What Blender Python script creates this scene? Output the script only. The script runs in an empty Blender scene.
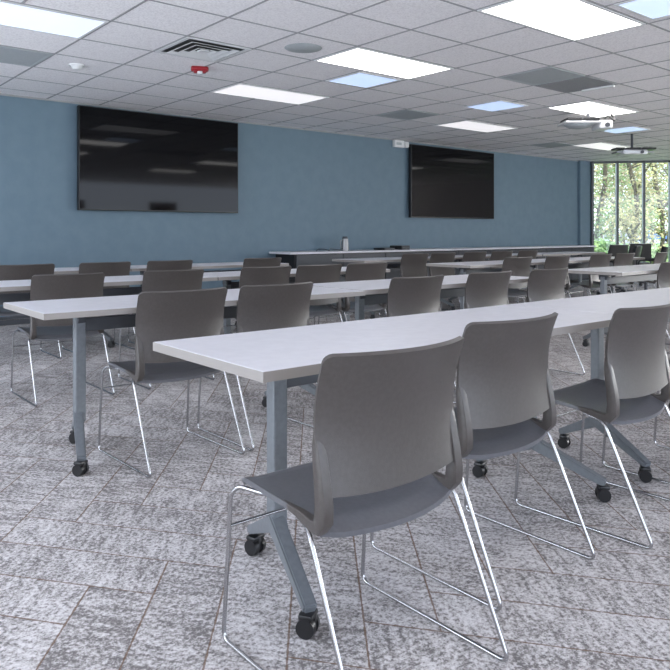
import bpy, bmesh, math, random
from mathutils import Vector, Matrix
random.seed(7)
C = bpy.context.scene.collection
SC = bpy.context.scene
PI = math.pi

# ------------------------------------------------------------------ camera, world, sun, exposure
CAM_H = 1.09
YAW = math.radians(39.566)
cd = bpy.data.cameras.new('camera'); cam = bpy.data.objects.new('camera', cd); C.objects.link(cam)
cam.location = (0, 0, CAM_H); cam.rotation_euler = (PI/2, 0, -YAW)
cd.sensor_width = 36; cd.lens = 36*708/670; cd.shift_y = -(335-232)/670; cd.clip_start = 0.05; cd.clip_end = 600
SC.camera = cam
SC.view_settings.view_transform = 'Standard'; SC.view_settings.look = 'None'
SC.view_settings.gamma = 1; SC.view_settings.use_curve_mapping = False
SC.view_settings.exposure = 0.62
w = bpy.data.worlds.new('world'); SC.world = w; w.use_nodes = True
nt = w.node_tree; bg = nt.nodes['Background']
geo = nt.nodes.new('ShaderNodeTexCoord'); sep = nt.nodes.new('ShaderNodeSeparateXYZ'); ramp = nt.nodes.new('ShaderNodeValToRGB')
nt.links.new(geo.outputs['Generated'], sep.inputs[0]); nt.links.new(sep.outputs['Z'], ramp.inputs[0])
ramp.color_ramp.elements[0].position = 0.0; ramp.color_ramp.elements[0].color = (0.74, 0.82, 0.95, 1)
ramp.color_ramp.elements[1].position = 0.5; ramp.color_ramp.elements[1].color = (0.50, 0.62, 0.92, 1)
nt.links.new(ramp.outputs[0], bg.inputs[0]); bg.inputs[1].default_value = 3.0
sd = bpy.data.lights.new('sun', 'SUN'); sd.energy = 3.0; sd.angle = 0.02; sd.color = (1, 0.95, 0.85)
sun = bpy.data.objects.new('sun', sd); C.objects.link(sun); sun.location = (20, -20, 30)
sun.rotation_euler = Vector((-0.05, -1, 0.95)).to_track_quat('Z', 'Y').to_euler()
LIT = 3.0            # emission of the switched-on white troffers

CEIL = 2.70
def window_fill(loc, size, aim, power, col):
    a = bpy.data.lights.new('window_fill_lamp', 'AREA'); a.shape = 'RECTANGLE'; a.size, a.size_y = size; a.energy = power; a.color = col
    o = bpy.data.objects.new('window_fill_lamp', a); C.objects.link(o); o.location = loc
    o.rotation_euler = Vector(aim).to_track_quat('-Z', 'Y').to_euler()
# area lamps added at the unseen windows to boost daylight and lift the ceiling
window_fill((-1.75, -1.65, 1.55), (3.7, 1.7), (1, 0, 0.4), 40, (0.86, 0.89, 1.0))
window_fill((-1.75, 2.6, 1.25), (3.2, 2.3), (1, 0, -0.2), 80, (0.84, 0.88, 1.0))
window_fill((-1.75, 6.45, 1.25), (3.1, 2.3), (1, 0, -0.25), 105, (0.84, 0.88, 1.0))
window_fill((17.95, -2.6, 1.4), (3.8, 2.3), (-1, 0.3, 0.5), 420, (1.0, 0.97, 0.95))  # added lamp at a made-up window, lifts the far right side
WY = 8.83            # blue wall
G = 0.644; GX, GY = 2.12, 2.67     # ceiling grid

# ------------------------------------------------------------------ materials
def mat(name, col, rough=0.6, metal=0.0, spec=0.5, coat=0):
    m = bpy.data.materials.new(name); m.use_nodes = True
    b = m.node_tree.nodes['Principled BSDF']
    b.inputs['Base Color'].default_value = (*col, 1); b.inputs['Roughness'].default_value = rough
    b.inputs['Metallic'].default_value = metal; b.inputs['Specular IOR Level'].default_value = spec
    b.inputs['Coat Weight'].default_value = coat
    return m
def B(m): return m.node_tree.nodes['Principled BSDF']
def noisy(m, c1, c2, scale, bump=0, bscale=None, stretch=(1, 1, 1), detail=3, lo=0.35, hi=0.65):
    n = m.node_tree; N = n.nodes; L = n.links
    tc = N.new('ShaderNodeTexCoord'); mp = N.new('ShaderNodeMapping'); mp.inputs['Scale'].default_value = stretch
    L.new(tc.outputs['Object'], mp.inputs[0])
    no = N.new('ShaderNodeTexNoise'); no.inputs['Scale'].default_value = scale; no.inputs['Detail'].default_value = detail
    L.new(mp.outputs[0], no.inputs['Vector'])
    r = N.new('ShaderNodeValToRGB'); r.color_ramp.elements[0].position = lo; r.color_ramp.elements[1].position = hi
    r.color_ramp.elements[0].color = (*c1, 1); r.color_ramp.elements[1].color = (*c2, 1)
    L.new(no.outputs['Fac'], r.inputs[0]); L.new(r.outputs[0], B(m).inputs['Base Color'])
    if bump:
        n2 = N.new('ShaderNodeTexNoise'); n2.inputs['Scale'].default_value = bscale or scale; n2.inputs['Detail'].default_value = 2
        L.new(mp.outputs[0], n2.inputs['Vector'])
        bp = N.new('ShaderNodeBump'); bp.inputs['Strength'].default_value = bump; bp.inputs['Distance'].default_value = 0.002
        L.new(n2.outputs['Fac'], bp.inputs['Height']); L.new(bp.outputs[0], B(m).inputs['Normal'])
    return m
def emis(name, col, s):
    m = mat(name, (0.8, 0.8, 0.8), 0.4)
    B(m).inputs['Emission Color'].default_value = (*col, 1); B(m).inputs['Emission Strength'].default_value = s
    return m

M = {}
M['shell'] = noisy(mat('chair_plastic', (0.2, 0.185, 0.175), 0.34, 0, 0.6), (0.066, 0.057, 0.052), (0.076, 0.066, 0.061), 90, 0.25, 500)
M['seat'] = noisy(mat('seat_sheen_plastic', (0.11, 0.11, 0.12), 0.30, 0, 0.7), (0.105, 0.106, 0.116), (0.120, 0.121, 0.131), 90, 0.1, 400)  # smoother plastic, its lighter bluish tone standing in for window sheen
M['chrome'] = mat('chrome', (0.50, 0.50, 0.51), 0.24, 1.0)
M['laminate'] = noisy(mat('laminate', (0.6, 0.6, 0.64), 0.38), (0.66, 0.655, 0.69), (0.70, 0.695, 0.73), 25, 0.05, 300)
M['edge'] = mat('edge_band', (0.30, 0.275, 0.255), 0.5)
M['steel'] = noisy(mat('grey_steel', (0.2, 0.23, 0.25), 0.38, 0.3), (0.185, 0.20, 0.215), (0.21, 0.225, 0.24), 60)
M['darksteel'] = mat('dark_steel', (0.07, 0.075, 0.085), 0.45, 0.2)
M['crossbar'] = mat('crossbar_steel', (0.095, 0.10, 0.11), 0.45, 0.2)
M['black'] = mat('black_plastic', (0.012, 0.012, 0.013), 0.35)
M['wall'] = noisy(mat('blue_paint', (0.1, 0.2, 0.27), 0.62), (0.125, 0.190, 0.242), (0.140, 0.207, 0.260), 6, 0.15, 220)
M['wallneutral'] = noisy(mat('beige_paint', (0.35, 0.31, 0.27), 0.7), (0.62, 0.59, 0.56), (0.66, 0.63, 0.60), 5)
M['taupe'] = noisy(mat('taupe_paint', (0.2, 0.15, 0.12), 0.7), (0.22, 0.17, 0.14), (0.25, 0.195, 0.16), 5)
M['brown'] = noisy(mat('brown_wood', (0.12, 0.06, 0.03), 0.5), (0.10, 0.05, 0.03), (0.17, 0.09, 0.055), 8, stretch=(6, 6, 0.6))
M['tv'] = mat('tv_glass', (0.004, 0.004, 0.005), 0.05, 0, 0.22)
M['tvframe'] = mat('tv_frame', (0.008, 0.008, 0.009), 0.3)
M['white'] = mat('white_plastic', (0.72, 0.72, 0.72), 0.45)
M['red'] = mat('red_plastic', (0.28, 0.006, 0.014), 0.3)
M['mull'] = mat('dark_aluminium', (0.09, 0.095, 0.10), 0.4, 0.4)
M['grille'] = noisy(mat('grey_diffuser', (0.25, 0.27, 0.28), 0.6), (0.38, 0.405, 0.415), (0.42, 0.445, 0.455), 40)
M['grilledark'] = noisy(mat('perforated_grille', (0.15, 0.15, 0.16), 0.6), (0.22, 0.22, 0.23), (0.34, 0.34, 0.35), 160)
M['bar'] = mat('ceiling_bar', (0.32, 0.315, 0.32), 0.5)
M['lit'] = emis('lit_diffuser', (1, 0.97, 0.96), LIT)
M['dim'] = emis('dim_diffuser', (0.97, 0.94, 0.97), 0.50)
M['cool'] = emis('cool_diffuser', (0.40, 0.56, 0.90), 0.62)
M['coollit'] = emis('cool_lit_diffuser', (0.60, 0.69, 0.95), 0.55)
M['silver'] = mat('silver', (0.30, 0.30, 0.30), 0.35, 0.6)
# ceiling tile
ct = noisy(mat('ceiling_tile', (0.6, 0.6, 0.6), 0.9), (0.74, 0.71, 0.715), (0.92, 0.89, 0.895), 75, 0.5, 160, lo=0.3, hi=0.6)
M['tile'] = ct
# glass
g = bpy.data.materials.new('window_glass'); g.use_nodes = True; n = g.node_tree; n.nodes.clear()
o_ = n.nodes.new('ShaderNodeOutputMaterial'); tr = n.nodes.new('ShaderNodeBsdfTransparent'); gl = n.nodes.new('ShaderNodeBsdfGlossy')
gl.inputs['Roughness'].default_value = 0.02; mx = n.nodes.new('ShaderNodeMixShader'); fr = n.nodes.new('ShaderNodeFresnel'); fr.inputs[0].default_value = 1.45
tr.inputs[0].default_value = (0.93, 0.96, 0.95, 1)
n.links.new(fr.outputs[0], mx.inputs[0]); n.links.new(tr.outputs[0], mx.inputs[1]); n.links.new(gl.outputs[0], mx.inputs[2]); n.links.new(mx.outputs[0], o_.inputs[0])
M['glass'] = g

def carpet():
    m = mat('carpet', (0.4, 0.38, 0.37), 0.95, 0, 0.1); n = m.node_tree; N = n.nodes; L = n.links
    def mth(op, a, b=None, c=None):
        x = N.new('ShaderNodeMath'); x.operation = op
        for i, v in enumerate((a, b, c)):
            if v is None: continue
            if isinstance(v, (int, float)): x.inputs[i].default_value = v
            else: L.new(v, x.inputs[i])
        return x.outputs[0]
    tc = N.new('ShaderNodeTexCoord'); sp = N.new('ShaderNodeSeparateXYZ'); L.new(tc.outputs['Object'], sp.inputs[0])
    X, Y = sp.outputs['X'], sp.outputs['Y']
    Wd = 0.215
    a = math.radians(-53); b = math.radians(52)
    # oblique coordinates: p along direction a, q along direction b
    det = math.cos(a)*math.sin(b) - math.sin(a)*math.cos(b)
    p = mth('ADD', mth('MULTIPLY', X, math.sin(b)/det/Wd), mth('MULTIPLY', Y, -math.cos(b)/det/Wd)); p = mth('ADD', p, 0.35)
    q = mth('ADD', mth('MULTIPLY', X, -math.sin(a)/det/Wd), mth('MULTIPLY', Y, math.cos(a)/det/Wd)); q = mth('ADD', q, 0.63)
    K = 4
    fi, fj = mth('FLOOR', p), mth('FLOOR', q); u, v = mth('FRACT', p), mth('FRACT', q)
    mm = mth('FLOORED_MODULO', mth('SUBTRACT', fi, fj), 2*K)
    H = mth('LESS_THAN', mm, K-0.5)
    V = mth('SUBTRACT', 1, H)
    m2 = mth('SUBTRACT', mm, K)
    # seam distance
    def edge(t): return mth('MINIMUM', t, mth('SUBTRACT', 1, t))
    BIG = 9
    hs = mth('MINIMUM', edge(v), mth('MINIMUM', mth('ADD', u, mth('MULTIPLY', mth('GREATER_THAN', mm, 0.5), BIG)),
                                      mth('ADD', mth('SUBTRACT', 1, u), mth('MULTIPLY', mth('LESS_THAN', mm, K-1.5), BIG))))
    vs = mth('MINIMUM', edge(u), mth('MINIMUM', mth('ADD', mth('SUBTRACT', 1, v), mth('MULTIPLY', mth('GREATER_THAN', m2, 0.5), BIG)),
                                      mth('ADD', v, mth('MULTIPLY', mth('LESS_THAN', m2, K-1.5), BIG))))
    sd_ = mth('ADD', mth('MULTIPLY', H, hs), mth('MULTIPLY', V, vs))
    wob = N.new('ShaderNodeTexNoise'); wob.inputs['Scale'].default_value = 45; L.new(tc.outputs['Object'], wob.inputs['Vector'])
    seam = mth('LESS_THAN', sd_, mth('MULTIPLY', wob.outputs['Fac'], 0.027))
    # plank id
    idx = mth('ADD', mth('MULTIPLY', H, mth('SUBTRACT', fi, mm)), mth('MULTIPLY', V, fi))
    idy = mth('ADD', mth('MULTIPLY', H, fj), mth('MULTIPLY', V, mth('SUBTRACT', fj, mth('SUBTRACT', K-1, m2))))
    cid = N.new('ShaderNodeCombineXYZ'); L.new(idx, cid.inputs[0]); L.new(idy, cid.inputs[1]); L.new(H, cid.inputs[2])
    wn = N.new('ShaderNodeTexWhiteNoise'); wn.noise_dimensions = '3D'; L.new(cid.outputs[0], wn.inputs['Vector'])
    # plank-local coords
    al = mth('ADD', mth('MULTIPLY', H, p), mth('MULTIPLY', V, q)); ac = mth('ADD', mth('MULTIPLY', H, q), mth('MULTIPLY', V, p))
    cl = N.new('ShaderNodeCombineXYZ'); L.new(mth('MULTIPLY', al, 1.0), cl.inputs[0]); L.new(mth('MULTIPLY', ac, 1.0), cl.inputs[1]); L.new(mth('MULTIPLY', wn.outputs['Value'], 40), cl.inputs[2])
    def noise(vec, sc, det_, st):
        mp = N.new('ShaderNodeMapping'); mp.inputs['Scale'].default_value = st; L.new(vec, mp.inputs[0])
        t = N.new('ShaderNodeTexNoise'); t.inputs['Scale'].default_value = sc; t.inputs['Detail'].default_value = det_; t.inputs['Roughness'].default_value = 0.65
        L.new(mp.outputs[0], t.inputs['Vector']); return t.outputs['Fac']
    big = noise(cl.outputs[0], 1.3, 3, (1, 1, 1))
    stk = noise(cl.outputs[0], 2.2, 4, (5.0, 0.9, 1))
    fine = noise(tc.outputs['Object'], 75, 3, (1, 1, 1))
    spk = noise(tc.outputs['Object'], 190, 2, (1, 1, 1))
    s = mth('ADD', mth('MULTIPLY', big, 0.40), mth('MULTIPLY', stk, 0.75)); s = mth('ADD', s, mth('MULTIPLY', fine, 1.25)); s = mth('ADD', s, mth('MULTIPLY', spk, 0.6))
    s = mth('ADD', s, mth('MULTIPLY', wn.outputs['Value'], 0.10))
    r = N.new('ShaderNodeValToRGB'); e = r.color_ramp.elements
    e[0].position = 0.43; e[0].color = (0.18, 0.168, 0.165, 1); e[1].position = 0.562; e[1].color = (0.68, 0.655, 0.65, 1)
    k = e.new(0.475); k.color = (0.37, 0.345, 0.335, 1); k = e.new(0.51); k.color = (0.53, 0.505, 0.50, 1)
    L.new(mth('MULTIPLY', s, 1/3.2), r.inputs[0])
    mixc = N.new('ShaderNodeMix'); mixc.data_type = 'RGBA'; L.new(mth('MULTIPLY', seam, 0.75), mixc.inputs['Factor']); L.new(r.outputs[0], mixc.inputs['A'])
    mixc.inputs['B'].default_value = (0.15, 0.085, 0.05, 1)
    L.new(mixc.outputs['Result'], B(m).inputs['Base Color'])
    bp = N.new('ShaderNodeBump'); bp.inputs['Strength'].default_value = 0.5; bp.inputs['Distance'].default_value = 0.004
    L.new(mth('SUBTRACT', mth('ADD', fine, spk), seam), bp.inputs['Height']); L.new(bp.outputs[0], B(m).inputs['Normal'])
    return m
M['carpet'] = carpet()

# ------------------------------------------------------------------ mesh helpers
def obj(name, bm, m, parent=None, smooth=False, loc=None):
    me = bpy.data.meshes.new(name); bmesh.ops.recalc_face_normals(bm, faces=bm.faces); bm.to_mesh(me); bm.free()
    if smooth:
        for p in me.polygons: p.use_smooth = True
        try: me.set_sharp_from_angle(angle=math.radians(40))
        except Exception: pass
    o = bpy.data.objects.new(name, me); C.objects.link(o); me.materials.append(m)
    if parent: o.parent = parent
    if loc: o.location = loc
    return o
def bx(bm, x0, x1, y0, y1, z0, z1, bev=0, seg=2, mtx=None):
    r = bmesh.ops.create_cube(bm, size=1); vs = r['verts']
    for v in vs: v.co = Vector(((x0+x1)/2+v.co.x*(x1-x0), (y0+y1)/2+v.co.y*(y1-y0), (z0+z1)/2+v.co.z*(z1-z0)))
    if bev:
        es = list({e for v in vs for e in v.link_edges})
        r = bmesh.ops.bevel(bm, geom=es, offset=bev, segments=seg, affect='EDGES', profile=0.5); vs = r['verts']
        vs = list({v for f in r['faces'] for v in f.verts})
    if mtx: bmesh.ops.transform(bm, matrix=mtx, verts=vs)
    return bm
def box(*a, **k): return bx(bmesh.new(), *a, **k)
def cyl(bm, p, q, r0, r1=None, seg=16):
    p, q = Vector(p), Vector(q); d = q-p; r1 = r0 if r1 is None else r1
    mt = Matrix.Translation((p+q)/2) @ d.to_track_quat('Z', 'Y').to_matrix().to_4x4()
    bmesh.ops.create_cone(bm, cap_ends=True, segments=seg, radius1=r0, radius2=r1, depth=d.length, matrix=mt); return bm
def fillet(pts, r, n=5):
    out = [Vector(pts[0])]
    for i in range(1, len(pts)-1):
        a, b, c = Vector(pts[i-1]), Vector(pts[i]), Vector(pts[i+1])
        rr = min(r, (a-b).length*0.45, (c-b).length*0.45)
        s, e = b+(a-b).normalized()*rr, b+(c-b).normalized()*rr
        for k in range(n+1):
            t = k/n; out.append((1-t)**2*s+2*t*(1-t)*b+t*t*e)
    out.append(Vector(pts[-1])); return out
def tube(bm, pts, r, seg=8):
    rings = []; up = Vector((0, 0, 1)); nrm = None
    for i, p in enumerate(pts):
        t = (pts[min(i+1, len(pts)-1)]-pts[max(i-1, 0)]).normalized()
        if nrm is None:
            nrm = t.cross(Vector((1, 0, 0)) if abs(t.x) < 0.9 else Vector((0, 1, 0))).normalized()
        else:
            nrm = (nrm - t*nrm.dot(t)).normalized()
        bn = t.cross(nrm)
        rings.append([bm.verts.new(p+(nrm*math.cos(2*PI*k/seg)+bn*math.sin(2*PI*k/seg))*r) for k in range(seg)])
    for a, b in zip(rings, rings[1:]):
        for k in range(seg): bm.faces.new((a[k], a[(k+1) % seg], b[(k+1) % seg], b[k]))
    bm.faces.new(rings[0][::-1]); bm.faces.new(rings[-1]); return bm
def sheet(f, nu, nv, th, up):
    """solid sheet from f(u,v), thickness th against direction up(u,v)"""
    bm = bmesh.new(); A, Bq = [], []
    for i in range(nu+1):
        ra, rb = [], []
        for j in range(nv+1):
            u, v = i/nu, j/nv; p = Vector(f(u, v)); e = 1e-3
            du = Vector(f(min(u+e, 1), v))-Vector(f(max(u-e, 0), v)); dv = Vector(f(u, min(v+e, 1)))-Vector(f(u, max(v-e, 0)))
            nn = du.cross(dv).normalized() if du.cross(dv).length > 1e-12 else Vector(up)
            if nn.dot(Vector(up)) < 0: nn = -nn
            ra.append(bm.verts.new(p)); rb.append(bm.verts.new(p-nn*th))
        A.append(ra); Bq.append(rb)
    for i in range(nu):
        for j in range(nv):
            bm.faces.new((A[i][j], A[i+1][j], A[i+1][j+1], A[i][j+1])); bm.faces.new((Bq[i][j], Bq[i][j+1], Bq[i+1][j+1], Bq[i+1][j]))
    for i in range(nu):
        bm.faces.new((A[i][0], Bq[i][0], Bq[i+1][0], A[i+1][0])); bm.faces.new((A[i][nv], A[i+1][nv], Bq[i+1][nv], Bq[i][nv]))
    for j in range(nv):
        bm.faces.new((A[0][j], A[0][j+1], Bq[0][j+1], Bq[0][j])); bm.faces.new((A[nu][j], Bq[nu][j], Bq[nu][j+1], A[nu][j+1]))
    return bm
def tag(o, label, cat, group=None, kind=None):
    o['label'] = label; o['category'] = cat
    if group: o['group'] = group
    if kind: o['kind'] = kind
    return o
def thing(name, label, cat, loc=(0, 0, 0), rz=0, group=None):
    o = bpy.data.objects.new(name, None); C.objects.link(o); o.location = loc; o.rotation_euler = (0, 0, rz)
    o.empty_display_size = 0.1
    return tag(o, label, cat, group)
def dup(root, loc, rz, label):
    def cp(o, par):
        c = o.copy(); C.objects.link(c)
        if par: c.parent = par
        for ch in list(o.children): cp(ch, c)
        return c
    r = cp(root, None); r.location = loc; r.rotation_euler = (0, 0, rz); r['label'] = label; return r
def struct(name, bm, m, parent=None, smooth=False):
    o = obj(name, bm, m, parent, smooth)
    if not parent: o['kind'] = 'structure'
    return o
def W(u, t, z=0):
    """a point seen at image column u (670 px frame) at depth t"""
    l = (u-335)/708*t
    return Vector((t*math.sin(YAW)+l*math.cos(YAW), t*math.cos(YAW)-l*math.sin(YAW), z))

# ------------------------------------------------------------------ room shell
XL, XR, YB = -1.6, 18.0, -5.0
D0 = Vector((14.85, 8.77)); DD = Vector((0.655, -0.755)).normalized()
DL = (XR-D0.x)/DD.x; D1 = D0+DD*DL
def slab(pts, z0, z1):
    bm = bmesh.new(); lo = [bm.verts.new((x, y, z0)) for x, y in pts]; hi = [bm.verts.new((x, y, z1)) for x, y in pts]
    bm.faces.new(lo[::-1]); bm.faces.new(hi); k = len(pts)
    for i in range(k): bm.faces.new((lo[i], lo[(i+1) % k], hi[(i+1) % k], hi[i]))
    return bm
outer = [(XL, YB), (XR, YB), (XR, D1.y), (D0.x, WY), (XL, WY)]
struct('floor', slab(outer, -0.12, 0), M['carpet'])
struct('ceiling', slab([(XL-.2, YB-.2), (XR+.3, YB-.2), (XR+.3, D1.y+.1), (D0.x+.25, WY+.2), (XL-.2, WY+.2)], CEIL, CEIL+0.3), M['tile'])
struct('wall_front', box(XL-.2, D0.x, WY, WY+.2, -0.12, CEIL), M['wall'])
struct('trim_1', box(14.40, D0.x+.02, WY-0.07, WY, 0, CEIL, bev=0.004), M['wall'])

struct('baseboard_front', box(XL, 14.39, WY-0.012, WY, 0, 0.1, bev=0.003), M['darksteel'])
# door in the back wall (only seen mirrored in the screens)
for k, x in enumerate((7.2, 10.4)):
    d = struct('door_%d' % (k+1), box(x, x+1.0, YB-0.005, YB+0.04, 0, 2.1, bev=0.004), M['brown'])
    obj('door_handle', tube(bmesh.new(), fillet([(x+.88, YB+.04, 1.0), (x+.88, YB+.09, 1.0), (x+.76, YB+.09, 1.0)], .02), .01), M['chrome'], d)
# left wall with two broad windows
def wall_with_openings(name, axis, c, t, a0, a1, ops, m):
    """ops: (a_start, a_end, z0, z1)"""
    bm = bmesh.new(); cur = a0
    def seg(s, e, z0, z1):
        if axis == 'x': bx(bm, c-t, c, s, e, z0, z1)
        else: bx(bm, c, c+t, s, e, z0, z1)
    for s, e, z0, z1 in ops:
        seg(cur, s, -0.12, CEIL); seg(s, e, -0.12, z0); seg(s, e, z1, CEIL); cur = e
    seg(cur, a1, -0.12, CEIL); return struct(name, bm, m)
wall_with_openings('wall_left', 'x', XL, 0.2, YB, WY, [(-3.5, 0.2, 0.7, 2.4), (1.0, 4.2, 0.06, 2.45), (4.9, 8.0, 0.06, 2.45)], M['wallneutral'])
wall_with_openings('wall_right', 'y', XR, 0.2, YB, D1.y, [(-4.6, -0.6, 0.1, 2.6)], M['wallneutral'])  # opening added for the right-hand fill lamp
wall_with_openings('wall_back', 'y', YB-0.2, 0.2, XL-.2, XR+.2, [], M['taupe'])
def window_frame(name, P, Q, z0, z1, posts):
    P, Q = Vector(P), Vector(Q); d = (Q-P).normalized(); L_ = (Q-P).length
    mt = Matrix.Translation((P.x, P.y, 0)) @ Matrix.Rotation(math.atan2(d.y, d.x), 4, 'Z')
    g_ = struct(name, box(0, L_, -0.004, 0.004, z0+0.02, z1-0.02, mtx=mt), M['glass'])
    bm = bmesh.new()
    bx(bm, 0, L_, -0.04, 0.04, z0, z0+0.06, mtx=mt); bx(bm, 0, L_, -0.04, 0.04, z1-0.045, z1, mtx=mt)
    obj('window_frame', bm, M['mull'], g_)
    for s in posts: obj('mullion', box(s-0.026, s+0.026, -0.07, 0.05, z0, z1, bev=0.003, mtx=mt), M['mull'], g_)
    return g_
window_frame('window_1', (XL-.1, -3.5), (XL-.1, 0.2), 0.7, 2.4, [0.03, 1.85, 3.67])
window_frame('window_2', (XL-.1, 1.0), (XL-.1, 4.2), 0.06, 2.45, [0.03, 1.6, 3.17])
window_frame('window_3', (XL-.1, 4.9), (XL-.1, 8.0), 0.06, 2.45, [0.03, 1.55, 3.07])
window_frame('window_added', (XR+.1, -4.6), (XR+.1, -0.6), 0.1, 2.6, [0.03, 1.3, 2.6, 3.97])  # made-up window, added with its lamp to brighten the far right
# glazing seen in the photo; mullions stand where the rays of their image columns meet it
posts = [0.03]
for u in (617, 643.5, 670):
    s_ = (u-335)/708; vx = math.sin(YAW)+s_*math.cos(YAW); vy = math.cos(YAW)-s_*math.sin(YAW)
    # D0 + k DD parallel to (vx,vy)
    posts.append((D0.y*vx-D0.x*vy)/(DD.x*vy-DD.y*vx))
k = posts[-1]
while k+0.56 < DL-0.1: k += 0.56; posts.append(k)
window_frame('window_5', (D0.x, D0.y), (D1.x, D1.y), 0.0, CEIL, posts)

# ceiling grid bars, fixtures
bm = bmesh.new(); nb = 0
x = GX-G*5
while x < XR:
    y1 = WY if x < D0.x else D0.y+(x-D0.x)*DD.y/DD.x
    bx(bm, x-0.009, x+0.009, YB, y1, CEIL-0.004, CEIL+0.001); x += G
y = GY-G*11
while y < WY:
    x1 = XR if y < D1.y else D0.x+(y-D0.y)*DD.x/DD.y
    bx(bm, XL, x1, y-0.009, y+0.009, CEIL-0.0035, CEIL+0.001); y += G
struct('trim_2', bm, M['bar'])
struct('trim_3', box(XL, 14.4, WY-0.02, WY, CEIL-0.02, CEIL), M['bar'])

def panel(name, label, cat, x0, x1, y0, y1, m, fm=None, group=None):
    t = thing(name, label, cat, ((x0+x1)/2, (y0+y1)/2, CEIL), 0, group)
    hx, hy = (x1-x0)/2, (y1-y0)/2
    bm = bmesh.new(); f = 0.022
    for a in ((-hx, hx, -hy, -hy+f), (-hx, hx, hy-f, hy), (-hx, -hx+f, -hy+f, hy-f), (hx-f, hx, -hy+f, hy-f)):
        bx(bm, a[0], a[1], a[2], a[3], -0.010, -0.001)
    obj('frame', bm, fm or M['white'], t)
    obj('diffuser', box(-hx+f, hx-f, -hy+f, hy-f, -0.007, -0.001), m, t)
    return t
def cell(i, j, n=1): return (GX+G*i+0.012, GX+G*(i+n)-0.012, GY+G*j+0.012, GY+G*(j+1)-0.012)
GL = 'fluorescent troffers in the ceiling grid'
panel('ceiling_light', 'largest bright white ceiling light, cut by the top edge of the photo', 'ceiling light', *cell(3, 0, 2), M['lit'], group=GL)
panel('ceiling_light', 'bright white ceiling light beside the round speaker, above the gap between the screens', 'ceiling light', *cell(3, 3, 2), M['lit'], group=GL)
panel('ceiling_light', 'bright white ceiling light just in front of the nearer ceiling projector', 'ceiling light', 7.92, 9.15, 4.70, 5.31, M['lit'], group=GL)
panel('ceiling_light', 'dimmer white ceiling light to the right of the red strobe, near the larger screen', 'ceiling light', *cell(3, 6, 2), M['dim'], group=GL)
panel('ceiling_light', 'dimmer white ceiling light just above the farther, smaller screen', 'ceiling light', 7.93, 9.16, 6.64, 7.24, M['dim'], group=GL)
panel('ceiling_light', 'dimmer white ceiling light farthest back, above the blue wall corner', 'ceiling light', 11.72, 13.02, 6.73, 7.33, M['dim'], group=GL)
panel('ceiling_light', 'long cool blue-white ceiling light in the top left corner of the photo', 'ceiling light', *cell(-2, 4, 2), M['coollit'], group=GL)
# lights over the part of the room behind the camera (mirrored in the screens)
for i, j in ((3, -4), (9, -4), (15, -4), (9, 0), (15, 0), (15, 3), (-3, -4)):
    panel('ceiling_light', 'white ceiling light over the unseen part of the room', 'ceiling light', *cell(i, j, 2), M['lit'], group='ceiling lights outside the picture')
GB = 'square blue-tinted light panels'
panel('light_panel', 'square pale blue light panel cut by the top right corner of the photo', 'light panel', 4.70, 5.25, 2.02, 2.60, M['cool'], group=GB)
panel('light_panel', 'square pale blue light panel beneath the bright light beside the round speaker', 'light panel', 4.71, 5.29, 5.31, 5.86, M['cool'], group=GB)
panel('light_panel', 'square pale blue light panel between the grey panel pair and the farther screen', 'light panel', 7.05, 7.62, 5.37, 5.94, M['cool'], group=GB)
panel('light_panel', 'square pale blue light panel right behind the nearer ceiling projector', 'light panel', 10.32, 10.86, 5.39, 5.98, M['cool'], group=GB)
GT = 'grey panels in the ceiling grid'
panel('ceiling_panel', 'grey unlit ceiling panel at the left edge, under the smoke detector row', 'ceiling panel', *cell(-1, 6), M['grille'], M['grille'], GT)
panel('ceiling_panel', 'greenish grey ceiling panel, the lighter of the adjoining pair at upper right', 'ceiling panel', *cell(6, 2), M['grille'], M['grille'], GT)
dk = panel('ceiling_panel', 'dark perforated ceiling panel, the darker of the adjoining pair at upper right', 'ceiling panel', *cell(7, 2), M['grilledark'], M['grilledark'], GT)
obj('edge_highlight', box(0.27, 0.31, -0.28, 0.1, -0.03, -0.008, bev=0.004), M['white'], dk)['label'] = 'white strip standing in for a highlight on the far edge'  # strip put in for the bright highlight along the panel frame
panel('ceiling_panel', 'grey ceiling panel above the blue wall between the two screens', 'ceiling panel', *cell(7, 6), M['grille'], M['grille'], GT)
panel('ceiling_panel', 'faint grey ceiling panel left of the farthest white light', 'ceiling panel', 11.1, 11.7, 7.25, 7.8, M['grille'], M['grille'], GT)

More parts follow.
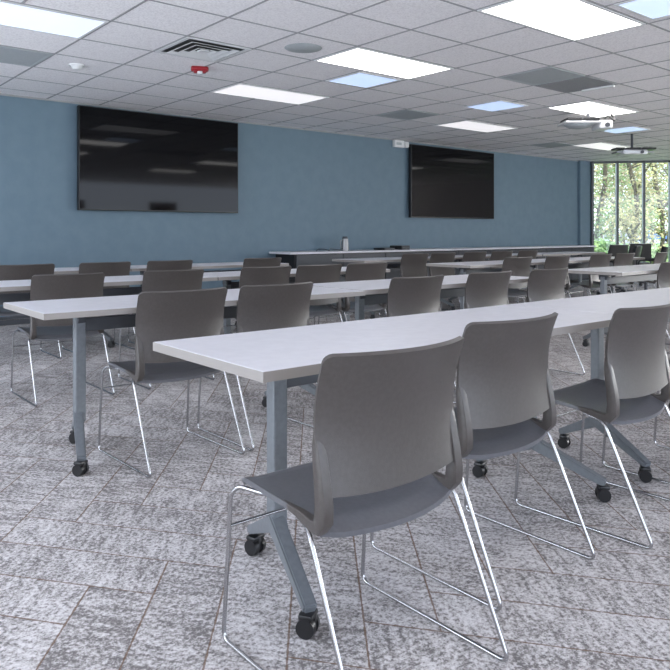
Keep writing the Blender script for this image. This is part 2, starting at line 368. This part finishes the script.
# louvred air vent
vx0, vx1, vy0, vy1 = cell(1, 4)
vent = thing('air_vent', 'square louvred air vent in the ceiling near the red strobe', 'air vent', ((vx0+vx1)/2, (vy0+vy1)/2, CEIL))
obj('vent_backing', box(-0.29, 0.29, -0.29, 0.29, -0.003, -0.001), M['black'], vent)
bm = bmesh.new()
for a in ((-.31, .31, -.31, -.275), (-.31, .31, .275, .31), (-.31, -.275, -.275, .275), (.275, .31, -.275, .275)): bx(bm, *a, -0.008, -0.001)
obj('vent_frame', bm, M['white'], vent)
for r_ in (0.235, 0.165, 0.095):
    bm = bmesh.new(); ri = r_-0.038
    lo = [bm.verts.new((sx*r_, sy*r_, -0.020)) for sx, sy in ((-1, -1), (1, -1), (1, 1), (-1, 1))]
    hi = [bm.verts.new((sx*ri, sy*ri, -0.006)) for sx, sy in ((-1, -1), (1, -1), (1, 1), (-1, 1))]
    lo2 = [bm.verts.new((sx*r_, sy*r_, -0.017)) for sx, sy in ((-1, -1), (1, -1), (1, 1), (-1, 1))]
    hi2 = [bm.verts.new((sx*ri, sy*ri, -0.003)) for sx, sy in ((-1, -1), (1, -1), (1, 1), (-1, 1))]
    for i in range(4):
        j = (i+1) % 4
        bm.faces.new((lo[i], lo[j], hi[j], hi[i])); bm.faces.new((lo2[i], hi2[i], hi2[j], lo2[j]))
        bm.faces.new((lo[i], lo2[i], lo2[j], lo[j])); bm.faces.new((hi[i], hi[j], hi2[j], hi2[i]))
    obj('louvre', bm, M['white'], vent)
obj('vent_core', box(-0.04, 0.04, -0.04, 0.04, -0.02, -0.006), M['white'], vent)

# round speaker
sp_ = thing('ceiling_speaker', 'round grey speaker grille flush in the ceiling', 'speaker', (3.73, 4.95, CEIL))
bm = cyl(bmesh.new(), (0, 0, -0.007), (0, 0, -0.001), 0.155, 0.165, 48); obj('speaker_rim', bm, M['grille'], sp_, True)
bm = cyl(bmesh.new(), (0, 0, -0.011), (0, 0, -0.006), 0.135, 0.145, 48); obj('speaker_grille', bm, M['grille'], sp_, True)
# smoke detector
sm = thing('smoke_detector', 'small white round smoke detector on the ceiling, upper left', 'smoke detector', (2.43, 6.85, CEIL))
bm = cyl(bmesh.new(), (0, 0, -0.012), (0, 0, 0), 0.075, 0.078, 32); obj('base', bm, M['white'], sm, True)
bm = cyl(bmesh.new(), (0, 0, -0.045), (0, 0, -0.012), 0.035, 0.06, 32); obj('dome', bm, M['white'], sm, True)
# strobe
st = thing('fire_alarm_strobe', 'red fire alarm strobe with a clear lens hanging from the ceiling', 'fire alarm', (3.38, 6.16, CEIL), math.radians(-28))
obj('housing', box(-0.085, 0.085, -0.05, 0.05, -0.045, 0, bev=0.02, seg=3), M['red'], st, True)
obj('mount', box(-0.06, 0.06, -0.04, 0.04, -0.06, -0.03, bev=0.012, seg=3), M['red'], st, True)
obj('strobe_lens', box(-0.025, 0.025, -0.055, 0.035, -0.078, -0.05, bev=0.01, seg=3), M['white'], st, True)
# sprinklers
def proj_base(label, u, t, z):
    p = W(u, t); return thing('ceiling_projector', label, 'projector', (p.x, p.y, z), -YAW, 'ceiling projectors')
t_ = proj_base('nearer white ceiling projector on a black mount, between white and blue lights', 588, 9.6, 2.46)
obj('top_plate', box(-0.36, 0.12, -0.20, 0.20, 0.085, 0.115, bev=0.008), M['white'], t_, True)
for a in (-0.345, -0.11): obj('mount_bar', box(a, a+0.19, -0.215, 0.10, 0.115, 0.150, bev=0.004), M['black'], t_)
bm = bmesh.new(); bmesh.ops.create_uvsphere(bm, u_segments=32, v_segments=16, radius=1)
for v in bm.verts: v.co = Vector((-0.13+v.co.x*0.19, v.co.y*0.17, 0.088+(v.co.z*0.062 if v.co.z < 0 else 0)))
obj('dome', bm, M['grille'], t_, True)
obj('projector_body', box(0.10, 0.28, -0.16, 0.16, 0.015, 0.125, bev=0.02, seg=3), M['white'], t_, True)
obj('lens', cyl(bmesh.new(), (0.20, -0.18, 0.06), (0.20, -0.155, 0.06), 0.03, None, 20), M['darksteel'], t_, True)
obj('mount_pole', cyl(bmesh.new(), (0.0, 0, 0.11), (0.0, 0, CEIL-2.46), 0.02), M['darksteel'], t_, True)
obj('cable', tube(bmesh.new(), fillet([(0.16, -0.1, 0.12), (0.22, -0.12, 0.19), (0.32, -0.1, 0.12), (0.35, -0.02, 0.17), (0.30, 0, CEIL-2.46)], 0.03), 0.012), M['black'], t_, True)
t_ = proj_base('white ceiling projector farther back, hanging above the window mullions', 632, 11.6, 2.35)
obj('projector_body', box(-0.20, 0.20, -0.15, 0.15, 0, 0.075, bev=0.025, seg=4), M['white'], t_, True)
for a in (-0.30, 0.20): obj('side_bracket', box(a, a+0.10, -0.14, 0.10, 0.02, 0.05, bev=0.008), M['silver'], t_)
for a, b in ((-0.32, -0.18), (-0.14, 0.08), (0.12, 0.33)): obj('mount_bar', box(a, b, -0.16, 0.06, 0.078, 0.108, bev=0.004), M['black'], t_)
obj('lens', cyl(bmesh.new(), (0.10, -0.17, 0.036), (0.10, -0.145, 0.036), 0.026, None, 20), M['darksteel'], t_, True)
obj('mount_pole', cyl(bmesh.new(), (0, 0, 0.07), (0, 0, CEIL-2.35), 0.02), M['darksteel'], t_, True)

# ------------------------------------------------------------------ screens
def screen(label, x0, x1, z0, z1):
    t = thing('wall_screen', label, 'television', ((x0+x1)/2, WY, z0)); hx = (x1-x0)/2; hz = z1-z0
    obj('bezel', box(-hx, hx, -0.10, -0.035, 0, hz, bev=0.006), M['tvframe'], t)
    obj('screen', box(-hx+0.012, hx-0.012, -0.1025, -0.09, 0.018, hz-0.012), M['tv'], t)
    obj('wall_mount', box(-hx*0.4, hx*0.4, -0.036, 0, hz*0.25, hz*0.75), M['black'], t)
    return t
screen('larger black wall screen on the left, mirroring the ceiling lights', 3.12, 5.41, 1.360, 2.655)
screen('smaller-looking black wall screen farther right on the blue wall', 8.95, 11.27, 1.345, 2.635)
e = thing('emergency_light', 'small white fixture high on the blue wall just left of the farther screen', 'emergency light', (8.72, WY, 2.56))
obj('housing', box(-0.14, 0.10, -0.07, 0, 0, 0.125, bev=0.012, seg=3), M['white'], e, True)
obj('lamp_head', box(0.11, 0.21, -0.08, 0, 0.01, 0.11, bev=0.02, seg=3), M['white'], e, True)
obj('status_window', box(-0.10, 0.02, -0.073, -0.06, 0.04, 0.085), M['grille'], e)

# ------------------------------------------------------------------ chairs
def smooth01(t): t = max(0, min(1, t)); return t*t*(3-2*t)
def seat_f(u, v):
    # u across (-1..1), v 0 rear .. 1 front
    s = 2*u-1; s = math.copysign(1-(1-abs(s))**1.25, s)
    yr = -0.118-0.045*(1-s*s); yf = 0.235+0.018*(1-abs(s)**2.5)
    y = yr+(yf-yr)*v
    hw = 0.235-0.012*(1-v)
    cr = 0.05; d = yf-y
    if d < cr: hw -= cr-math.sqrt(max(0, cr*cr-(cr-d)**2))*1.0 if abs(s) > 0.0 else 0
    x = hw*s
    z = 0.447-0.016*(1-s*s)*smooth01(1-abs(v-0.42)*1.4) + 0.010*smooth01((abs(s)-0.75)*4)*0.6
    z += 0.004-0.030*smooth01((v-0.84)/0.16)**1.5-0.030*(1-v)**1.2
    z -= 0.016*smooth01((0.20-v)/0.20)
    return (x, y, z)
def back_f(u, v):
    s = 2*u-1; s = math.copysign(1-(1-abs(s))**1.8, s)
    zt = 0.818; zb = 0.490-0.014*(1-s*s); r = 0.018
    hwid = 0.233
    dx = hwid-abs(s)*hwid
    if dx < r: zt -= r-math.sqrt(max(0, r*r-(r-dx)**2))
    z = zb+(zt-zb)*v
    zz = (z-0.5)/0.326
    y = -0.142+0.007*math.sin(PI*min(1, zz*1.2))-0.030*zz*zz-0.040*zz**4+0.066*s*s*(0.35+0.65*zz)
    return (hwid*s*(0.985+0.015*zz), y, z)
def upright(sx):
    # path in YZ at the seat side with section (halfwidth in x, half depth)
    path = [(0.03, 0.434, 0.005, 0.006), (-0.04, 0.428, 0.010, 0.010), (-0.088, 0.418, 0.014, 0.014), (-0.114, 0.420, 0.016, 0.018), (-0.126, 0.437, 0.017, 0.020),
            (-0.128, 0.470, 0.016, 0.019), (-0.122, 0.52, 0.015, 0.017), (-0.114, 0.565, 0.014, 0.015), (-0.108, 0.605, 0.013, 0.012), (-0.103, 0.636, 0.008, 0.006)]
    bm = bmesh.new(); rings = []
    for i, (y, z, hw, hd) in enumerate(path):
        a = path[max(i-1, 0)]; b = path[min(i+1, len(path)-1)]
        ty, tz = b[0]-a[0], b[1]-a[1]; l = math.hypot(ty, tz); ny, nz = -tz/l, ty/l
        xc = sx*0.2215; ring = []
        for k in range(12):
            an = 2*PI*k/12; cxx = math.copysign(abs(math.cos(an))**0.32, math.cos(an)); syy = math.copysign(abs(math.sin(an))**0.32, math.sin(an))
            ring.append(bm.verts.new((xc+hw*cxx, y+ny*hd*syy, z+nz*hd*syy)))
        rings.append(ring)
    for a, b in zip(rings, rings[1:]):
        for k in range(12): bm.faces.new((a[k], a[(k+1) % 12], b[(k+1) % 12], b[k]))
    bm.faces.new(rings[0][::-1]); bm.faces.new(rings[-1])
    return bm
GC = 'grey sled-base chairs at the tables'
def make_chair():
    t = thing('stacking_chair', '', 'chair', (0, 0, 0), 0, GC)
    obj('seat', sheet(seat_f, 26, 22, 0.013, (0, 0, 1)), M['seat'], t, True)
    obj('backrest', sheet(back_f, 34, 16, 0.013, (0, 1, 0)), M['shell'], t, True)
    for sx in (-1, 1): obj('side_upright', upright(sx), M['shell'], t, True)
    for sx in (-1, 1):
        X = 0.243*sx
        pts = fillet([(X*0.86, -0.01, 0.412), (X*0.93, -0.070, 0.408), (X*1.0, -0.105, 0.398), (X*1.02, -0.285, 0.008), (X*1.02, 0.268, 0.008), (X, 0.238, 0.40), (X*0.96, 0.215, 0.424), (X*0.86, 0.12, 0.424)], 0.03, 6)
        obj('sled_leg', tube(bmesh.new(), pts, 0.0058, 10), M['chrome'], t, True)
    obj('stretcher', cyl(bmesh.new(), (-0.243, 0.243, 0.315), (0.243, 0.243, 0.315), 0.0045, None, 10), M['chrome'], t, True)
    bm = bmesh.new()
    cyl(bm, (-0.21, -0.01, 0.410), (0.21, -0.01, 0.410), 0.005, None, 10); cyl(bm, (-0.21, 0.12, 0.424), (0.21, 0.12, 0.424), 0.005, None, 10)
    obj('seat_support', bm, M['chrome'], t, True)
    return t
proto = make_chair(); first = [True]
def place_chair(x, ytop, rz, label):
    # ytop: depth of the top of the backrest
    loc = (x, ytop+0.225, 0)
    if first[0]:
        first[0] = False; proto.location = loc; proto.rotation_euler = (0, 0, rz); proto['label'] = label; return proto
    return dup(proto, loc, rz, label)
R = math.radians
row1 = [(1.22, 1.15, 0, 'grey plastic chair on chrome sled legs, nearest of all, in front of the table corner'),
        (1.90, 1.31, 0, 'grey chair second from the left in the nearest row, touching the nearest chair'),
        (2.61, 1.235, 2, 'grey chair third in the nearest row, cut by the right edge of the photo'),
        (3.30, 1.25, 0, 'grey chair in the nearest row at the far right, only its legs in the photo')]
row2 = [(1.595, 2.98, 2, 'grey chair left of the nearest table corner, leftmost in the second row'),
        (2.16, 3.01, 1, 'grey chair second from left in the second row, right behind the nearest table'),
        (3.20, 2.98, 1, 'grey chair third from left in the second row, beyond the middle of the nearest table'),
        (3.94, 3.00, 1, 'grey chair fourth from left in the second row, beside the one by the aisle'),
        (4.62, 2.98, 0, 'grey chair at the aisle end of the second row, fifth from left'),
        (6.58, 2.97, 0, 'grey chair at the right edge of the photo across the aisle in the second row')]
row3 = [(1.615, 4.61, 0, 'grey chair with its seat seen under the second table, leftmost in the third row'),
        (2.37, 4.61, 0, 'grey chair second from left in the third row, above the leftmost second-row chair'),
        (3.16, 4.59, 0, 'grey chair third from left in the third row, beyond the second-row chairs'),
        (3.69, 4.58, 0, 'grey chair fourth from left in the third row, seen over the middle table'),
        (4.22, 4.57, 0, 'grey chair fifth from left in the third row, the last before the aisle'),
        (6.46, 4.59, -2, 'grey chair first beyond the aisle in the third row, covering the far table tip'),
        (7.22, 4.59, 0, 'grey chair second beyond the aisle in the third row, left of the window'),
        (8.16, 4.59, 0, 'grey chair in the third row below the leftmost window pane'),
        (8.74, 4.59, 0, 'grey chair in the third row below the middle mullion, right of its close neighbour'),
        (9.50, 4.50, 12, 'grey turned chair at the right end of the third row, below the right mullion')]
row4 = [(1.80, 6.20, 0, 'grey chair at the left edge of the photo in the farthest row'),
        (2.49, 6.20, 0, 'grey chair second from left in the farthest row, under the larger screen'),
        (3.13, 6.20, 0, 'grey chair third from left in the farthest row, under the larger screen\'s right half'),
        (4.20, 6.20, 0, 'grey chair fourth from left in the farthest row, left of the wall counter'),
        (6.52, 6.20, 0, 'grey chair in the farthest row straight below the left edge of the farther screen'),
        (7.07, 6.22, 0, 'grey chair in the farthest row below the middle of the farther screen'),
        (7.70, 6.20, 0, 'grey chair in the farthest row below the right edge of the farther screen'),
        (8.30, 6.20, 0, 'grey chair in the farthest row, second to the right of the farther screen'),
        (8.92, 6.20, 0, 'grey chair at the right end of the farthest row, before the blue wall')]
for r_ in (row1, row2, row3, row4):
    for x, yt, a, lb in r_: place_chair(x, yt, R(a), lb)

# ------------------------------------------------------------------ tables (origin: near left corner on the floor)
TW, TD, TH = 1.85, 0.63, 0.74
def caster(parent, x, y, rz):
    e = bpy.data.objects.new('caster', None)
    bm = bmesh.new()
    bx(bm, -0.008, 0.008, -0.024, 0.024, 0.018, 0.060, bev=0.004)
    bx(bm, -0.027, 0.027, -0.022, 0.020, 0.050, 0.066, bev=0.006)
    cyl(bm, (0, 0.0, 0.055), (0, 0.0, 0.075), 0.008)
    mt = Matrix.Translation((x, y, 0)) @ Matrix.Rotation(rz, 4, 'Z')
    bmesh.ops.transform(bm, matrix=mt, verts=bm.verts)
    o = obj('caster', bm, M['black'], parent, True)
    for s in (-1, 1):
        b2 = cyl(bmesh.new(), (s*0.009, 0, 0.028), (s*0.026, 0, 0.028), 0.028, 0.026, 24)
        bmesh.ops.transform(b2, matrix=mt, verts=b2.verts); obj('wheel', b2, M['black'], o, True)
def arm(bm, p, q, wd, th0, th1):
    p, q = Vector(p), Vector(q); d = (q-p).normalized(); s = d.cross(Vector((0, 0, 1))).normalized(); u = s.cross(d)
    A = [bm.verts.new(p+s*a*wd/2+u*b*th0/2) for a, b in ((-1, -1), (1, -1), (1, 1), (-1, 1))]
    Q = [bm.verts.new(q+s*a*wd*0.42+u*b*th1/2) for a, b in ((-1, -1), (1, -1), (1, 1), (-1, 1))]
    fs = [bm.faces.new(A[::-1]), bm.faces.new(Q)]
    for i in range(4): fs.append(bm.faces.new((A[i], A[(i+1) % 4], Q[(i+1) % 4], Q[i])))
    es = list({e for f in fs for e in f.edges}); bmesh.ops.bevel(bm, geom=es, offset=0.005, segments=2, affect='EDGES')
def make_table():
    t = thing('training_table', '', 'table', (0, 0, 0), 0, 'long white flip-top tables')
    obj('tabletop', box(0.002, TW-0.002, 0.002, TD-0.002, TH-0.0275, TH, bev=0.002), M['laminate'], t)
    bm = bmesh.new()
    for a in ((0, TW, 0, 0.002), (0, TW, TD-0.002, TD), (0, 0.002, 0.002, TD-0.002), (TW-0.002, TW, 0.002, TD-0.002)): bx(bm, *a, TH-0.028, TH-0.0012)
    obj('edge_banding', bm, M['edge'], t)
    for side in (0, 1):
        f = (lambda x: x) if side == 0 else (lambda x: TW-x)
        px = f(0.268); py = 0.325
        obj('leg', box(px-0.026, px+0.026, py-0.022, py+0.022, 0.20, TH-0.06, bev=0.006), M['steel'], t)
        bm = bmesh.new()
        arm(bm, (px, py+0.02, 0.205), (f(0.172), 0.030, 0.074), 0.046, 0.055, 0.028)
        arm(bm, (px, py-0.02, 0.200), (f(0.330), 0.560, 0.078), 0.046, 0.055, 0.028)
        obj('foot', bm, M['steel'], t)
        bm = bmesh.new(); bx(bm, px-0.03, px+0.03, py-0.12, py+0.12, TH-0.048, TH-0.029, bev=0.004); bx(bm, px-0.02, px+0.02, py-0.04, py+0.04, TH-0.09, TH-0.045, bev=0.004)
        obj('flip_bracket', bm, M['darksteel'], t)
        caster(t, f(0.172), 0.042, R(random.uniform(20, 60))); caster(t, f(0.330), 0.542, R(random.uniform(10, 50)))
    obj('crossbar', box(0.294, TW-0.294, 0.31, 0.335, TH-0.135, TH-0.07, bev=0.004), M['crossbar'], t)
    return t
tabs = [(0.99, 1.48, 0, 'white-topped table nearest the camera, its corner behind the nearest chair'),
        (2.845, 1.48, 0, 'white-topped table continuing the nearest row to the right edge of the photo'),
        (0.97, 3.13, 0, 'white-topped table at the left edge in the second row, on a grey wheeled leg'),
        (2.84, 3.18, 0, 'white-topped table in the second row, set slightly back, ending at the aisle'),
        (5.80, 3.13, 0, 'white-topped table beyond the aisle in the second row, its corner in front of the window'),
        (7.66, 3.13, 0, 'white-topped table in the second row at the right edge of the photo'),
        (0.95, 4.82, 0, 'white-topped table at the left edge in the third row'),
        (2.81, 4.82, 0, 'white-topped table in the third row, ending at the aisle'),
        (5.80, 4.80, 0, 'white-topped table beyond the aisle in the third row, with its pointed left corner showing'),
        (7.66, 4.80, 0, 'white-topped table in the third row below the blue wall corner'),
        (0.95, 6.45, 0, 'white-topped table farthest back at the left, under the larger screen'),
        (2.81, 6.45, 0, 'white-topped table farthest back, ending left of the wall counter'),
        (5.80, 6.45, 0, 'white-topped table farthest back beyond the aisle, under the farther screen'),
        (7.66, 6.45, 0, 'white-topped table farthest back, right of the farther screen'),
        (9.55, 6.45, 0, 'white-topped table in the far corner by the window, behind dark chairs')]
tp = make_table()
for k, (x, y, a, lb) in enumerate(tabs):
    if k == 0: tp.location = (x, y, 0); tp['label'] = lb
    else: dup(tp, (x, y, 0), R(a), lb)

# ------------------------------------------------------------------ dark chairs by the window
def dark_chair():
    t = thing('office_chair', '', 'chair', (0, 0, 0), 0, 'dark chairs by the window')
    obj('seat', box(-0.25, 0.25, -0.23, 0.25, 0.41, 0.49, bev=0.03, seg=3), M['black'], t, True)
    bm = sheet(lambda u, v: ((2*u-1)*0.25*(1-0.12*v*v), -0.22-0.07*v+0.05*(2*u-1)**2, 0.52+0.345*v), 14, 8, 0.04, (0, 1, 0)); obj('backrest', bm, M['black'], t, True)
    for s in (-1, 1):
        obj('armrest', tube(bmesh.new(), fillet([(s*0.27, -0.2, 0.46), (s*0.29, -0.2, 0.66), (s*0.29, 0.12, 0.66), (s*0.27, 0.12, 0.46)], 0.05), 0.014), M['black'], t, True)
    obj('gas_post', cyl(bmesh.new(), (0, 0, 0.08), (0, 0, 0.42), 0.025), M['darksteel'], t, True)
    for k in range(5):
        a = 2*PI*k/5+0.3; p = (0.28*math.cos(a), 0.28*math.sin(a))
        o = obj('base_arm', tube(bmesh.new(), [Vector((0, 0, 0.12)), Vector((p[0], p[1], 0.075))], 0.018), M['darksteel'], t, True)
        obj('caster', cyl(bmesh.new(), (p[0]-0.02*math.sin(a), p[1]+0.02*math.cos(a), 0.03), (p[0]+0.02*math.sin(a), p[1]-0.02*math.cos(a), 0.03), 0.03, None, 14), M['black'], o, True)
    return t
dc = dark_chair()
dk_list = [(607, 12.9, 'dark office chair in front of the leftmost window pane'),
           (621, 11.9, 'dark office chair below the left mullion, half hiding its neighbour'),
           (632, 14.2, 'dark office chair in front of the middle window pane'),
           (646, 11.0, 'dark reddish-brown looking office chair below the right mullion')]
for k, (u, t_, lb) in enumerate(dk_list):
    p = W(u, t_); rz = R((-10, 20, -25, 30)[k])
    if k == 0: dc.location = p; dc.rotation_euler = (0, 0, rz); dc['label'] = lb
    else: dup(dc, p, rz, lb)

# ------------------------------------------------------------------ wall counter and what stands on it
ct_ = thing('wall_counter', 'long low counter with a pale top along the blue wall under the farther screen', 'counter', (6.12, 8.30, 0))
obj('countertop', box(-0.12, 8.1, -0.03, 0.52, 0.765, 0.795, bev=0.004), M['laminate'], ct_)
obj('carcass', box(0, 8.1, 0.03, 0.51, 0.06, 0.764, bev=0.004), M['black'], ct_)
for k in range(9):
    x0 = 0.02+k*0.898
    d = obj('cabinet_door', box(x0, x0+0.885, 0.008, 0.030, 0.09, 0.75, bev=0.003), M['darksteel'], ct_)
    obj('door_handle', box(x0+0.80, x0+0.815, -0.012, 0.008, 0.45, 0.6, bev=0.003), M['chrome'], d)
p = (7.23, 8.50, 0.795)
f = thing('flask', 'tapered silver flask standing on the wall counter between the two screens', 'flask', p)
bm = cyl(bmesh.new(), (0, 0, 0), (0, 0, 0.19), 0.062, 0.048, 32); obj('body', bm, M['silver'], f, True)
bm = cyl(bmesh.new(), (0, 0, 0.19), (0, 0, 0.225), 0.046, 0.036, 32); obj('lid', bm, M['darksteel'], f, True)
obj('handle', tube(bmesh.new(), fillet([(-0.05, 0, 0.17), (-0.10, 0, 0.16), (-0.09, 0, 0.05), (-0.055, 0, 0.05)], 0.03), 0.007), M['silver'], f, True)
pts = [Vector((6.62+0.07*k, 8.45+0.05*math.sin(k*1.7), 0.803+0.03*abs(math.sin(k*1.1)))) for k in range(8)]
tag(obj('cable', tube(bmesh.new(), pts, 0.006), M['black'], None, True), 'loose black cable lying on the wall counter left of the silver flask', 'cable')
lp = thing('device_box', 'flat black device on the wall counter, left of the other under the farther screen', 'device', (8.03, 8.45, 0.795), 0, 'black devices on the wall counter')
obj('housing', box(-0.12, 0.12, -0.13, 0.13, 0, 0.035, bev=0.006), M['black'], lp); obj('front_panel', box(-0.10, 0.10, -0.134, -0.128, 0.008, 0.028), M['darksteel'], lp)
lp2 = dup(lp, (8.42, 8.48, 0.795), 0.1, 'thicker black device on the wall counter, right of the other'); lp2.scale = (0.9, 1, 1.9)

# ------------------------------------------------------------------ outdoors
M['grass'] = noisy(mat('grass', (0.15, 0.3, 0.06), 0.9), (0.16, 0.36, 0.06), (0.34, 0.5, 0.14), 0.6, detail=5)
M['asphalt'] = noisy(mat('asphalt', (0.35, 0.35, 0.36), 0.9), (0.4, 0.4, 0.42), (0.5, 0.5, 0.52), 2)
M['bark'] = noisy(mat('bark', (0.1, 0.07, 0.05), 0.9), (0.09, 0.065, 0.05), (0.16, 0.12, 0.09), 12)
leafm = []
for k, (a, b) in enumerate((((0.26, 0.21, 0.09), (0.52, 0.45, 0.20)), ((0.11, 0.19, 0.05), (0.30, 0.38, 0.13)), ((0.28, 0.18, 0.11), (0.48, 0.34, 0.22)))):
    leafm.append(noisy(mat('leaves_%s' % 'abc'[k], a, 0.7), a, b, 1.7, detail=4))
bm = bmesh.new()
vs = [bm.verts.new(v) for v in ((XR+.2, -120, -0.15), (200, -120, -0.15), (200, 200, -0.15), (D0.x-60, 200, -0.15), (D0.x-60, WY+.3, -0.15), (D0.x+.2, WY+.3, -0.15), (XR+.2, D1.y+.2, -0.15))]
fc = bm.faces.new(vs); rr = bmesh.ops.extrude_face_region(bm, geom=[fc]); bmesh.ops.translate(bm, verts=[v for v in rr['geom'] if isinstance(v, bmesh.types.BMVert)], vec=(0, 0, -0.3))
o = obj('lawn', bm, M['grass']); o['kind'] = 'structure'
a_, b_, c_, d_ = W(480, 82), W(900, 70), W(900, 100), W(480, 115)
o = obj('car_park', slab([(q.x, q.y) for q in (a_, b_, c_, d_)], -0.14, -0.10), M['asphalt']); o['kind'] = 'structure'
def tree(p, ht, rad, m, nleaf, label, seed, low=0.15, lsz=0.22):
    rnd = random.Random(seed); t = thing('tree', label, 'tree', (p.x, p.y, -0.15), 0, 'autumn trees outside the window')
    bm = bmesh.new(); br = []
    trunk = [Vector((0.15*math.sin(k*0.9+seed), 0.15*math.cos(k*1.3+seed)-0.1, ht*0.8*k/6)) for k in range(7)]; trunk[0].z = -0.05
    tube(bm, trunk, 0.04+0.006*ht, 7); obj('trunk', bm, M['bark'], t, True)
    bm = bmesh.new()
    for k in range(12):
        s = trunk[rnd.randint(1, 5)]; an = rnd.uniform(0, 2*PI); L_ = rad*rnd.uniform(0.6, 1.05)
        e_ = s+Vector((math.cos(an)*L_, math.sin(an)*L_, L_*rnd.uniform(0.2, 0.8))); mid = (s+e_)/2+Vector((0, 0, 0.15)); tube(bm, [s, mid, e_], 0.035, 5); br.append((s, mid, e_))
    obj('branches', bm, M['bark'], t, True)
    bm = bmesh.new(); cl = [(e_, rad*0.42) for _, _, e_ in br]+[(m_, rad*0.35) for _, m_, _ in br]
    for k in range(10): cl.append((Vector((rnd.uniform(-.6, .6)*rad, rnd.uniform(-.6, .6)*rad, ht*rnd.uniform(low, 1.0))), rad*0.45))
    for k in range(nleaf):
        c0, r0 = rnd.choice(cl); d = Vector((rnd.gauss(0, 1), rnd.gauss(0, 1), rnd.gauss(0, 1))).normalized()*r0*rnd.random()**0.5
        q = c0+d
        if q.z < 0.1: continue
        u_ = Vector((rnd.gauss(0, 1), rnd.gauss(0, 1), rnd.gauss(0, 1))).normalized(); v_ = u_.orthogonal().normalized(); s_ = lsz*rnd.uniform(0.5, 1.1)
        bm.faces.new([bm.verts.new(q+u_*s_*0.5*a+v_*s_*0.32*b) for a, b in ((-1, 0), (0, -1), (1, 0), (0, 1))])
    obj('foliage', bm, m, t)
tree_list = [(598, 27, 7.5, 2.3, 1, 'yellow-green tree seen through the leftmost window pane'),
             (612, 38, 10, 3.0, 0, 'yellow tree behind the left mullion'),
             (629, 25, 6.5, 2.1, 0, 'golden-leaved tree seen through the middle window pane'),
             (642, 40, 10, 3.2, 2, 'orange-brown tree behind the right mullion'),
             (656, 28, 8, 2.4, 1, 'light green tree seen through the rightmost window pane'),
             (676, 34, 9, 3.0, 0, 'yellow tree at the right edge of the photo outside'),
             (586, 48, 11, 3.5, 2, 'brownish tree farther back beside the blue wall corner'),
             (622, 58, 13, 4.0, 1, 'tall green tree far back between the mullions'),
             (652, 62, 13, 4.0, 0, 'tall yellow tree far back in the rightmost pane'),
             (602, 70, 14, 4.5, 1, 'green tree far back behind the leftmost pane'),
             (637, 74, 14, 4.6, 2, 'brownish tree far back behind the middle pane'),
             (668, 72, 14, 4.5, 1, 'green tree far back at the right edge of the photo'),
             (700, 45, 11, 3.5, 1, 'green tree outside beyond the right edge of the photo')]
for k, (u, t_, ht, rad, mi, lb) in enumerate(tree_list): tree(W(u, t_), ht, rad, leafm[mi], 3600, lb, 11+k*7, 0.12, 0.10+0.0022*t_)
def bush(p, rad, ht, m, label, seed):
    rnd = random.Random(seed); bm = bmesh.new()
    for k in range(900):
        d = Vector((rnd.gauss(0, 1), rnd.gauss(0, 1), abs(rnd.gauss(0, 1)))).normalized()*rnd.random()**0.4
        q = Vector((d.x*rad, d.y*rad, 0.05+d.z*ht)); u_ = Vector((rnd.gauss(0, 1), rnd.gauss(0, 1), rnd.gauss(0, 1))).normalized(); v_ = u_.orthogonal().normalized(); s_ = 0.2
        bm.faces.new([bm.verts.new(q+u_*s_*0.5*a+v_*s_*0.3*b) for a, b in ((-1, 0), (0, -1), (1, 0), (0, 1))])
    t = thing('bush', label, 'bush', (p.x, p.y, -0.15), 0, 'green bushes outside the window'); obj('foliage', bm, m, t)
    bm = bmesh.new()
    for k in range(5):
        a = k*1.26; tube(bm, [Vector((0, 0, -0.03)), Vector((math.cos(a)*rad*0.4, math.sin(a)*rad*0.4, ht*0.6))], 0.02, 5)
    obj('stems', bm, M['bark'], t)
bush(W(597, 22), 1.0, 1.0, leafm[1], 'bright green bush low in the leftmost window pane', 5)
bush(W(624, 24), 0.9, 0.7, leafm[1], 'green bush low in the middle window pane', 6)
bush(W(655, 24), 0.9, 0.6, leafm[1], 'green bush low in the rightmost window pane', 8)
def car(p, rz, m, label):
    t = thing('parked_car', label, 'car', (p.x, p.y, -0.10), rz, 'cars parked beyond the trees')
    bm = bmesh.new(); prof = [(-2.2, .35), (-2.25, .75), (-1.5, .95), (-0.9, 1.42), (0.7, 1.45), (1.5, .98), (2.2, .9), (2.25, .35)]
    L1 = [bm.verts.new((x, -.85, z)) for x, z in prof]; L2 = [bm.verts.new((x, .85, z)) for x, z in prof]
    bm.faces.new(L1); bm.faces.new(L2[::-1])
    for i in range(len(prof)): j = (i+1) % len(prof); bm.faces.new((L1[i], L2[i], L2[j], L1[j]))
    obj('car_body', bm, m, t)
    bm = bmesh.new()
    for s in (-0.86, 0.86): bx(bm, -0.85, 0.75, s-0.01, s+0.01, 1.0, 1.34)
    obj('side_windows', bm, M['black'], t)
    for x in (-1.4, 1.4):
        for s in (-0.8, 0.8): obj('wheel', cyl(bmesh.new(), (x, s-0.1, 0.32), (x, s+0.1, 0.32), 0.32, None, 20), M['black'], t, True)
M['carblue'] = mat('car_blue', (0.10, 0.22, 0.5), 0.3); M['cargrey'] = mat('car_grey', (0.4, 0.4, 0.43), 0.3)
car(W(607, 88), R(-52), M['cargrey'], 'grey car parked far off, seen through the leftmost window pane')
car(W(630, 92), R(-50), M['white'], 'white car parked far off, seen through the middle window pane')
car(W(656, 86), R(-52), M['carblue'], 'blue car parked far off, seen through the rightmost window pane')
